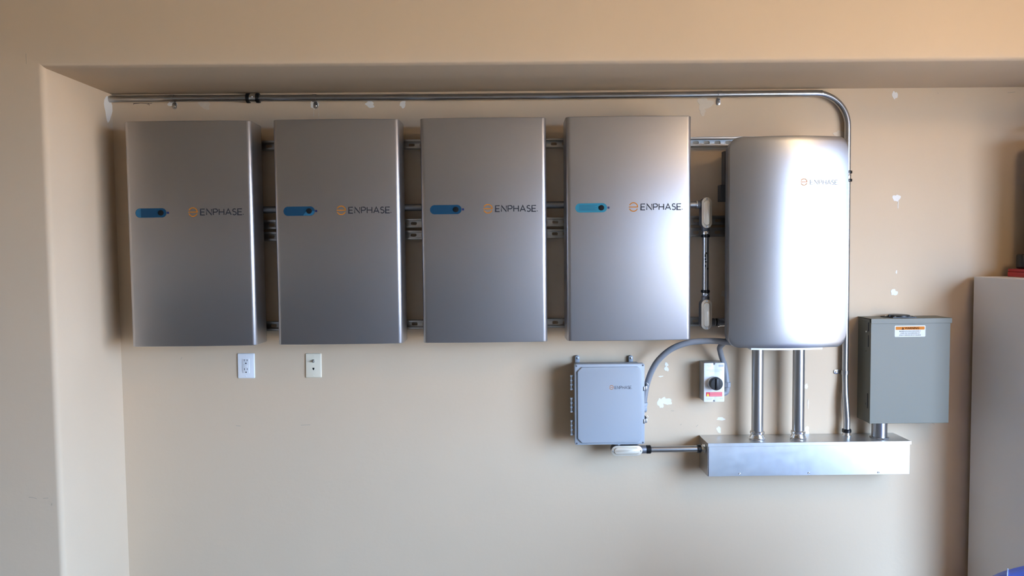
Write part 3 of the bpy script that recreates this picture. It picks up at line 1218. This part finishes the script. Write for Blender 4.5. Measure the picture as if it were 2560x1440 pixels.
# horizontal access fitting under the enclosure and its pipe into the trough
HB0, HB1 = 0.075, 0.125
ch = P(1567, 1127, HB1)
wh = X(1606, 1127, HB1) - X(1528.5, 1127, HB1)
hh = Z(1567, 1114.5, HB1) - Z(1567, 1140, HB1)
zpp = Z(1690, 1122.5, .098)
xhub = X(1615, 1122, .098)
ch.z = min(ch.z, EZB - hh / 2 - .0005)
conduit_body('horizontal conduit fitting with oblong silver cover under the grey enclosure', ch.x, ch.z, wh, hh, HB0, HB1,
             [((ch.x + wh * .35, -.098, zpp), (1, 0, 0), xhub - ch.x - wh * .35, .0185),
              ((ch.x - wh * .28, -.098, ch.z), (0, 0, 1), EZB + .0095 - ch.z, .0175)], 'cover')
t = thing('conduit_pipe', ((xhub + TL) / 2, -.098, zpp), 'level steel pipe running from under the grey enclosure into the trough end', 'conduit')
xe = TL - .0014
MB().tube([(xhub + .0005, -.098, zpp), (xe - .004, -.098, zpp)], R1, 20).build('pipe', M['galv'], t)
MB().lathe((xhub + .0005, -.098, zpp), (1, 0, 0), [(0, .017), (.002, .0205), (.019, .0205), (.022, .017)], 12).build('nut', M['rubber'], t)
MB().lathe((xe - .036, -.098, zpp), (1, 0, 0), [(0, .017), (.002, .0205), (.016, .0205), (.019, .017)], 12).build('nut', M['rubber'], t)
MB().lathe((xe - .018, -.098, zpp), (1, 0, 0), [(0, .015), (.003, .0165), (.006, .0165), (.007, .0215), (.011, .0215), (.012, .018), (.0175, .021)], 8).build('connector', M['zinc'], t)

# ================================================================== flexible grey conduits
FR = .0137
pts = [P(1609, 1012, .075), P(1612.5, 985, .075), P(1617, 962, .078), P(1629, 928, .090), P(1648, 898, .105), P(1681, 871, .125), P(1722, 856.5, .14),
       P(1762, 852.5, .15), P(1795, 853, .155), P(1818, 858, .16)]
pe = Vector((CCX - CW / 2 + .025, -.17, CZB + .018))
t = thing('flexible_conduit', pts[0], 'thick grey flexible conduit arching from the lidded enclosure to the controller', 'conduit', 'grey flexible conduits')
pts[-1] = Vector((CCX - CW / 2 + CIN + .001, -.150, Z(1818, 857.0, .165)))
MB().tube(smooth_path(pts, 8), FR, 18).build('hose', M['flex'], t)
m = MB()
e0 = pts[0]
m.lathe(e0 + Vector((0, 0, .012)), (0, 0, -1), [(0, FR), (.001, .0185), (.014, .0185), (.016, .016), (.034, .016)], 16)
m.lathe(e0 + Vector((0, 0, -.020)), (-1, 0, 0), [(-.014, .010), (-.010, .0155), (e0.x - (ER - .0102), .0155)], 16)
m.build('angle_connector', M['boxgrey'], t)

SD = .085
pts = [Vector((X(1800, 858, .185), -.17, CZB + .010))]
pts = [P(1801, 866, .115), P(1801, 880, .09), P(1805.5, 897, .060), P(1811, 912, .046), P(1815, 935, .044), P(1817.5, 958, .046)]
t = thing('flexible_conduit', pts[-1], 'short grey flexible conduit dropping from the controller to the rotary switch', 'conduit', 'grey flexible conduits')
pts[0:0] = [Vector((CCX - CW / 2 + CIN + .002, -.135, CZB + .030))]
MB().tube(smooth_path(pts, 8), .0125, 18).build('hose', M['flex'], t)
SR = X(1811, 960, SD)
e0 = pts[-1]
m = MB()
m.lathe(e0 + Vector((0, 0, .006)), (0, 0, -1), [(0, .0135), (.001, .0172), (.022, .0172), (.024, .0145)], 8)
el = [e0 + Vector((0, 0, -.014)), e0 + Vector((-.001, 0, -.030)), e0 + Vector((-.006, 0, -.043)), Vector((SR - .0005, -.048, e0.z - .050))]
m.tube(smooth_path(el, 6), .0135, 16)
m.build('angle_connector', M['flex'], t)

# ================================================================== rotary switch
SL = X(1760, 960, SD)
SZT, SZB = Z(1785, 907.5, SD), Z(1785, 1004.5, SD)
scx = (SL + SR) / 2
t = thing('rotary_switch', (scx, 0, SZB), 'small white isolator box with black rotary knob and red label', 'switch')
MB().box(SL, SR, -.0005, -SD + .006, SZB, SZT, .004).build('body', M['switchbody'], t)
m = MB()
nt_ = .0042
ol = rrect(SL, SR, SZB, SZT, .003, 3)
mid = scx - .001


def notched():
    p = [(SL, SZB + .003), (SL + .003, SZB), (mid - nt_, SZB)]
    p += [(mid + nt_ * math.cos(math.radians(a)), SZB + .005 + nt_ * math.sin(math.radians(a))) for a in range(180, -1, -20)]
    p += [(mid + nt_, SZB), (SR - .003, SZB), (SR, SZB + .003), (SR, SZT - .003), (SR - .003, SZT), (mid + nt_, SZT)]
    p += [(mid + nt_ * math.cos(math.radians(a)), SZT - .005 + nt_ * math.sin(math.radians(a))) for a in range(0, -181, -20)]
    p += [(mid - nt_, SZT), (SL + .003, SZT), (SL, SZT - .003)]
    return p


m.prism(notched(), -SD + .006, -SD, .0008)
face = m.build('face_plate', M['white'], t)
for zz in (SZB + .005, SZT - .005):
    MB().lathe((mid, -SD + .0065, zz), (0, -1, 0), [(0, .0034), (.002, .0032), (.0025, .001)], 12).build('screw', M['chassis2'], t)
kc = P(1786.5, 957, SD)
MB().lathe((kc.x, -SD + .0003, kc.z), (0, -1, 0), [(0, .0325), (.010, .031), (.012, .029)], 36).build('knob_collar', M['white'], t)
m = MB()
kz, kx = kc.z, kc.x
m.lathe((kx, -SD - .0115, kz), (0, -1, 0), [(0, .0290), (.002, .0302), (.020, .0295), (.024, .027), (.0245, .020)], 36)
kn = m.build('knob', M['black'], t)
m = MB()
m.box(kx - .006, kx + .006, -SD - .034, -SD - .0425, kz - .026, kz + .026, .003, mat=None)
MBt = m.build('grip_bar', M['black'], kn)
# red warning label, grey tag and faint printing
rl0, rl1 = X(1765, 985, SD), X(1805.3, 985, SD)
rz0, rz1 = Z(1785, 991, SD), Z(1785, 980.3, SD)
lb = MB().prism([(rl0, rz0), (rl1, rz0), (rl1, rz1), (rl0, rz1)], -SD + .0003, -SD - .0005).build('warning_label', M['red'], t)
m = MB()
for q in range(3):
    zz = rz1 - (q + .75) * (rz1 - rz0) / 3.5
    stroke(m, [(rl0 + .018, zz), (rl1 - .002, zz)], .0024, lambda x, z: -SD - .0008)
m.build('label_print', M['pink'], lb)
m = MB()
m.poly([(rl0 + .002, -SD - .0009, rz0 + .001), (rl0 + .015, -SD - .0009, rz0 + .001), (rl0 + .0085, -SD - .0009, rz1 - .003)])
m.build('hazard_triangle', M['yellow'], lb)
g0, g1 = X(1796.5, 914, SD), X(1809, 914, SD)
m = MB().prism([(g0, Z(1800, 917.2, SD)), (g1, Z(1800, 917.2, SD)), (g1, Z(1800, 911.4, SD)), (g0, Z(1800, 911.4, SD))], -SD + .0003, -SD - .0004)
m.build('maker_tag', M['inkpale'], t)
for a, b, c in ((1767, 1778, 913), (1769, 1778, 916), (1766, 1805, 925.5), (1773, 1799, 929), (1766, 1781, 996), (1766, 1779, 999), (1799, 1808, 996)):
    m = MB()
    pa, pb = P(a, c, SD), P(b, c, SD)
    stroke(m, [(pa.x, pa.z), (pb.x, pa.z)], .0016, lambda x, z: -SD - .0005)
    m.build('face_print', M['inkpale'], t)

# ================================================================== grey disconnect panel
PD = .125
PLx, PRx = X(2176, 930, PD), X(2373.5, 930, PD)
PZT = (Z(2176, 797, PD) + Z(2376, 794.5, PD)) / 2
PZB = (Z(2177, 1060, PD) + Z(2373, 1055.5, PD)) / 2
t = thing('disconnect_panel', ((PLx + PRx) / 2, 0, PZB), 'grey steel disconnect panel with orange warning label, right of the vertical conduit', 'electrical panel')
PZL = PZT - .0235
m = MB()
m.box(PLx, PRx, -.001, -PD + .012, PZB, PZT - .004, .0012, 1)
m.build('body', M['panel'], t)
m = MB()
m.box(PLx - .0003, PRx + .001, -PD + .0125, -PD, PZB - .001, PZL + .004, .0012, 1)
door = m.build('door', M['panel'], t)
m = MB()
m.box(PLx - .001, PRx + .0065, -.001, -PD - .003, PZT - .002, PZT, .0008, 1)
m.box(PLx - .001, PRx + .0065, -PD + .001, -PD - .003, PZL, PZT, .0010, 1)
m.build('hood', M['panel'], t)
# hinge barrels on the left flank
for za_, zb_2 in ((806, 828), (838, 867), (983, 1020)):
    m = MB()
    z1, z2 = Z(2168, za_, .10), Z(2168, zb_2, .10)
    m.tube([(PLx - .0018, -.104, z1), (PLx - .0018, -.104, z2)], .0014, 10)
    m.build('hinge', M['chassis'], t)
for za_ in (829, 878, 1010):
    c = Z(2162, za_, .085)
    MB().lathe((PLx + .0002, -.082, c), (-1, 0, 0), [(0, .0045), (.002, .004), (.003, .002)], 12).build('rivet', M['zinc' if za_ == 829 else 'panel'], t)
m = MB()
for q in range(3):
    m.lathe((PLx + .0002, -.040 - q * .018, PZT - .016), (-1, 0, 0), [(0, .003), (.0012, .0028)], 10)
m.build('knockout_dimple', M['panel'], t)
# hub cover plate lying on top
hx, hz = X(2250, 790, .075), PZT
t2 = thing('hub_plate', (hx, -.07, hz), 'black closing plate with screws lying on top of the grey panel', 'plate')
m = MB()
pl2 = [(hx - .075, -.045), (hx - .045, -.100), (hx + .060, -.105), (hx + .075, -.055), (hx + .045, -.025), (hx - .04, -.025)]
tb = bmesh.new()
va = [tb.verts.new((p[0], p[1], hz + .0004)) for p in pl2]
vb = [tb.verts.new((p[0], p[1], hz + .0042)) for p in pl2]
tb.faces.new(va)
tb.faces.new(list(reversed(vb)))
for k in range(len(pl2)):
    k2 = (k + 1) % len(pl2)
    tb.faces.new((va[k], va[k2], vb[k2], vb[k]))
bmesh.ops.recalc_face_normals(tb, faces=tb.faces[:])
m._add(tb)
m.lathe((hx, -.065, hz + .004), (0, 0, 1), [(0, .046), (.006, .046), (.008, .043)], 28)
m.build('plate', M['black'], t2)
for a, b in ((-.055, -.060), (-.030, -.094), (.052, -.090), (.055, -.05)):
    MB().lathe((hx + a, b, hz + .004), (0, 0, 1), [(0, .006), (.004, .0055), (.005, .003)], 6).build('bolt', M['zinc'], t2)
# warning label on the door
w0, w1 = X(2236.5, 828, PD), X(2313.5, 828, PD)
wz0, wz1 = Z(2275, 842, PD), Z(2275, 813.8, PD)
wl_ = MB().prism(rrect(w0, w1, wz0, wz1, .004, 4), -PD + .0003, -PD - .0006).build('warning_label', M['label'], door)
wl_['label'] = 'white label with an orange WARNING band'
ww, wh_ = w1 - w0, wz1 - wz0
m = MB()
y_ = -PD - .0009
m.poly([(w0 + .03 * ww, y_, wz0 + .63 * wh_), (w1 - .03 * ww, y_, wz0 + .63 * wh_), (w1 - .03 * ww, y_, wz0 + .91 * wh_), (w0 + .03 * ww, y_, wz0 + .91 * wh_)])
m.build('orange_band', M['warnorange'], wl_)
m = MB()
y_ = -PD - .0012
tx = w0 + .265 * ww
m.poly([(tx - .042 * ww, y_, wz0 + .645 * wh_), (tx + .042 * ww, y_, wz0 + .645 * wh_), (tx, y_, wz0 + .885 * wh_)])
text(m, 'WARNING', w0 + .555 * ww, wz0 + .765 * wh_, .20 * wh_, .47 * ww, y_, bold=.02)
m.build('warning_word', M['warnink'], wl_)
m = MB()
text(m, '!', tx, wz0 + .73 * wh_, .13 * wh_, .010 * ww, y_ - .0003, bold=.02)
m.build('exclamation_mark', M['warnorange'], wl_)
m = MB()
text(m, 'BACKED-UP LOADS DISCONNECT', w0 + .50 * ww, wz0 + .50 * wh_, .095 * wh_, .70 * ww, y_)
text(m, 'PANEL MAY BE ENERGIZED BY', w0 + .50 * ww, wz0 + .33 * wh_, .095 * wh_, .64 * ww, y_)
text(m, 'UTILITY SERVICE OR DC SOURCE', w0 + .50 * ww, wz0 + .155 * wh_, .095 * wh_, .70 * ww, y_)
m.build('warning_text', M['ink'], wl_)

# nipple from the panel down into the trough
xn = X(2198.5, 1075, .085)
t = thing('panel_nipple', (xn, -.085, TT), 'short wide steel nipple between the grey panel and the trough', 'conduit')
MB().tube([(xn, -.085, TT + .0005), (xn, -.085, PZB - .0015)], .0335, 30).build('pipe', M['galv'], t)
MB().lathe((xn, -.085, TT + .0003), (0, 0, 1), [(0, .034), (.0005, .0415), (.0055, .0415), (.007, .034)], 10).build('locknut', M['galv'], t)

# ================================================================== wall plates


def wall_plate(px0, px1, py0, py1, label, mat, kind, name, rot):
    xa, xb = X(px0, (py0 + py1) / 2, .006), X(px1, (py0 + py1) / 2, .006)
    zb, zt = Z((px0 + px1) / 2, py1, .006), Z((px0 + px1) / 2, py0, .006)
    cx, cz = (xa + xb) / 2, (zb + zt) / 2
    w, h = xb - xa, zt - zb
    t = thing(name, (cx, 0, cz), label, 'wall plate')
    m = MB()
    m.prism(rrect(xa, xb, zb, zt, .0050, 5), -.0004, -.0065, .0042, seg=3)
    m.build('plate', mat, t)
    for s in (-1, 1):
        MB().lathe((cx, -.0063, cz + s * h * .41), (0, -1, 0), [(0, .0030), (.0008, .0028), (.0012, .001)], 12).build('screw', mat, t)
    if kind == 'gfci':
        f = MB().prism(rrect(cx - .0165, cx + .0165, cz - .0335, cz + .0335, .001, 2), -.0060, -.0082, .0006).build('receptacle', mat, t)
        m = MB()
        for s in (1, -1):
            zc_ = cz + s * .021
            for q, L in ((-.0064, .0095), (.0064, .0080)):
                m.box(cx + q - .0011, cx + q + .0011, -.0078, -.0086, zc_ + .003 - L / 2 + .003, zc_ + .003 + L / 2 + .003)
            m.lathe((cx + .0005, -.0078, zc_ - .0085), (0, -1, 0), [(0, .0030), (.0008, .0030)], 12)
        m.build('socket_slot', M['slot'], f)
        m = MB()
        for s in (-1, 1):
            m.box(cx - .0075 + .001, cx + .0075, -.0080, -.0092, cz + s * .0035 - .0025, cz + s * .0035 + .0025, .0005, 1)
        m.build('test_button', mat, f)
        MB().lathe((cx - .0100, -.0080, cz + .006), (0, -1, 0), [(0, .0013), (.0006, .0012)], 8).build('indicator', M['inkgrey'], f)
    else:
        m = MB()
        zc_ = cz + .022
        m.lathe((cx + .0005, -.0063, zc_), (0, -1, 0), [(0, .0078), (.0025, .0078), (.003, .0050), (.014, .0048), (.0145, .0022)], 6)
        m.build('coax_jack', M['zinc'], t)
        m = MB()
        zj = cz - .015
        m.poly([(cx - .0045, -.0068, zj + .005), (cx + .0045, -.0068, zj + .005), (cx + .0045, -.0068, zj), (cx + .0018, -.0068, zj - .006), (cx - .0012, -.0068, zj - .006), (cx - .0045, -.0068, zj)][::-1])
        m.build('phone_jack', M['slot'], t)
    t.rotation_euler = (0, math.radians(rot), 0)
    return t


wall_plate(593.5, 636.5, 883.5, 946, 'white plate with a dual power outlet under the leftmost battery', M['white'], 'gfci', 'power_outlet', 0.3)
wall_plate(763.5, 803.5, 883.5, 944.5, 'ivory wall plate with a coax jack and a phone jack', M['ivory'], 'coax', 'coax_plate', 0.6)

# ================================================================== cabinet at the right and what is on it
KB = .025
KX = X(2428, 1000, KB)
KZ = Z(2434, 691.5, KB)
KD, KWD = .43, .72
t = thing('storage_cabinet', (KX + KWD / 2, -KB, 0), 'white storage cabinet cut off by the right edge of the picture', 'cabinet')
m = MB()
m.box(KX, KX + KWD, -KB, -KD + .005, 0, KZ, .0015, 1)
m.build('carcass', M['cab'], t)
for s in (0, 1):
    xa_ = KX + .002 + s * (KWD / 2)
    dr = MB().box(xa_, xa_ + KWD / 2 - .004, -KD + .0045, -KD, .065, KZ - .002, .002, 1).build('door', M['cab'], t)
    xh = xa_ + (KWD / 2 - .05 if s == 0 else .045)
    MB().tube([(xh, -KD, .80), (xh, -KD - .028, .80), (xh, -KD - .028, .95), (xh, -KD, .95)], .005, 10).build('handle', M['steel'], dr)
rx = X(2520, 690, .07)
t = thing('red_case', (rx + .17, -.26, KZ), 'flat red case lying on the white cabinet', 'case')
RH = Z(2521, 672, .08) - KZ
m = MB()
m.box(rx, rx + .34, -.065, -.39, KZ, KZ + RH * .62, .003)
m.build('base', M['redbox'], t)
m = MB()
m.box(rx + .001, rx + .339, -.066, -.389, KZ + RH * .64, KZ + RH, .003)
m.build('lid', M['redbox'], t)
MB().box(rx + .12, rx + .20, -.3895, -.398, KZ + RH * .4, KZ + RH * .8, .002).build('latch', M['black'], t)
bx_ = X(2543, 655, .10)
t = thing('black_bag', (bx_ + .19, -.25, KZ + RH), 'tall black bag standing on the red case at the right edge', 'bag')
m = MB()
m.box(bx_, bx_ + .05, -.085, -.13, KZ + RH + .0005, KZ + RH + .068, .010, 3)
m.build('side_pocket', M['black'], t)
m = MB()
zb0 = KZ + RH + .0005
m.box(bx_ + .048, bx_ + .46, -.095, -.385, zb0, zb0 + .60, .035, 4)
m.build('main_compartment', M['black'], t)
m = MB()
m.tube(smooth_path([(bx_ + .12, -.24, zb0 + .598), (bx_ + .14, -.24, zb0 + .65), (bx_ + .30, -.24, zb0 + .65), (bx_ + .32, -.24, zb0 + .598)], 6), .010, 12)
m.build('handle', M['black'], t)

# ================================================================== blue bag in the foreground corner
gd = 1.35
c0 = P(2720, 1500, gd)
gr = .46
gx, gy = c0.x + .075, -gd
top = Z(2680, 1435, gd)
t = thing('blue_bag', (gx, gy, 0), 'blue plastic bag with pale cord, bottom right corner of the picture', 'bag')
tb = bmesh.new()
rows = []
ns, nr = 72, 48
for j in range(nr + 1):
    f = math.sin(math.pi / 2 * j / nr)
    z = top * f
    rr = gr * (1 - .12 * (1 - f)) if f < .6 else gr * math.sqrt(max(0.0004, 1 - ((f - .6) / .4) ** 2.4))
    row = []
    for k in range(ns):
        a = 2 * math.pi * k / ns
        q = 1 + .022 * math.sin(9 * a + 3 * f) + .012 * math.sin(17 * a - 5 * f) + .03 * math.sin(2 * a + 1)
        row.append(tb.verts.new((gx + rr * q * math.cos(a), gy + rr * .7 * q * math.sin(a), z)))
    rows.append(row)
for j in range(nr):
    for k in range(ns):
        k2 = (k + 1) % ns
        tb.faces.new((rows[j][k], rows[j][k2], rows[j + 1][k2], rows[j + 1][k]))
tb.faces.new(list(reversed(rows[0])))
tb.faces.new(rows[-1])
bmesh.ops.recalc_face_normals(tb, faces=tb.faces[:])
m = MB()
m._add(tb)
m.build('sack', M['blue'], t, angle=80)
# cord running over the shoulder of the bag
xc = P(2518, 1428, gd).x
cpts = []
for j in range(220):
    sg = -1 if j < 110 else 1                  # up the near side, then down the far side
    f = math.sin(math.pi / 2 * (.5 + .47 * (j if j < 110 else 219 - j) / 109))
    rr = gr * math.sqrt(max(0.0004, 1 - ((f - .6) / .4) ** 2.4))
    best = None
    for k in range(300):
        a = sg * (math.pi - math.pi / 2 * k / 299)
        q = 1 + .022 * math.sin(9 * a + 3 * f) + .012 * math.sin(17 * a - 5 * f) + .03 * math.sin(2 * a + 1)
        x, y = gx + rr * q * math.cos(a), gy + .7 * rr * q * math.sin(a)
        e = abs(x - (xc + .02 * (1 - f)) * (y - CAMY) / (gy - CAMY))
        if best is None or e < best[0]:
            best = (e, x, y)
    if best[0] < .004 and (not cpts or best[2] > cpts[-1][1] + .006):
        cpts.append((best[1], best[2] + sg * .001, top * f + .002))
print('cord', len(cpts))
if len(cpts) > 3:
    MB().tube(smooth_path(cpts, 3), .0017, 8).build('cord', M['cord'], t)

# lamp holder on the ceiling
t = thing('ceiling_lamp', (LAMP[0], LAMP[1], CEIL), 'bare ceiling bulb in a white holder behind the photographer', 'lamp')
MB().lathe((LAMP[0], LAMP[1], CEIL), (0, 0, -1), [(0, .055), (.02, .055), (.03, .03), (.09, .022), (.10, .020)]).build('holder', M['white'], t)
print('RH', RH, KZ, KX, rx, bx_)
print('XL', XL, 'ZT', ZT, 'KX', KX, 'KZ', KZ, 'TT', TT)
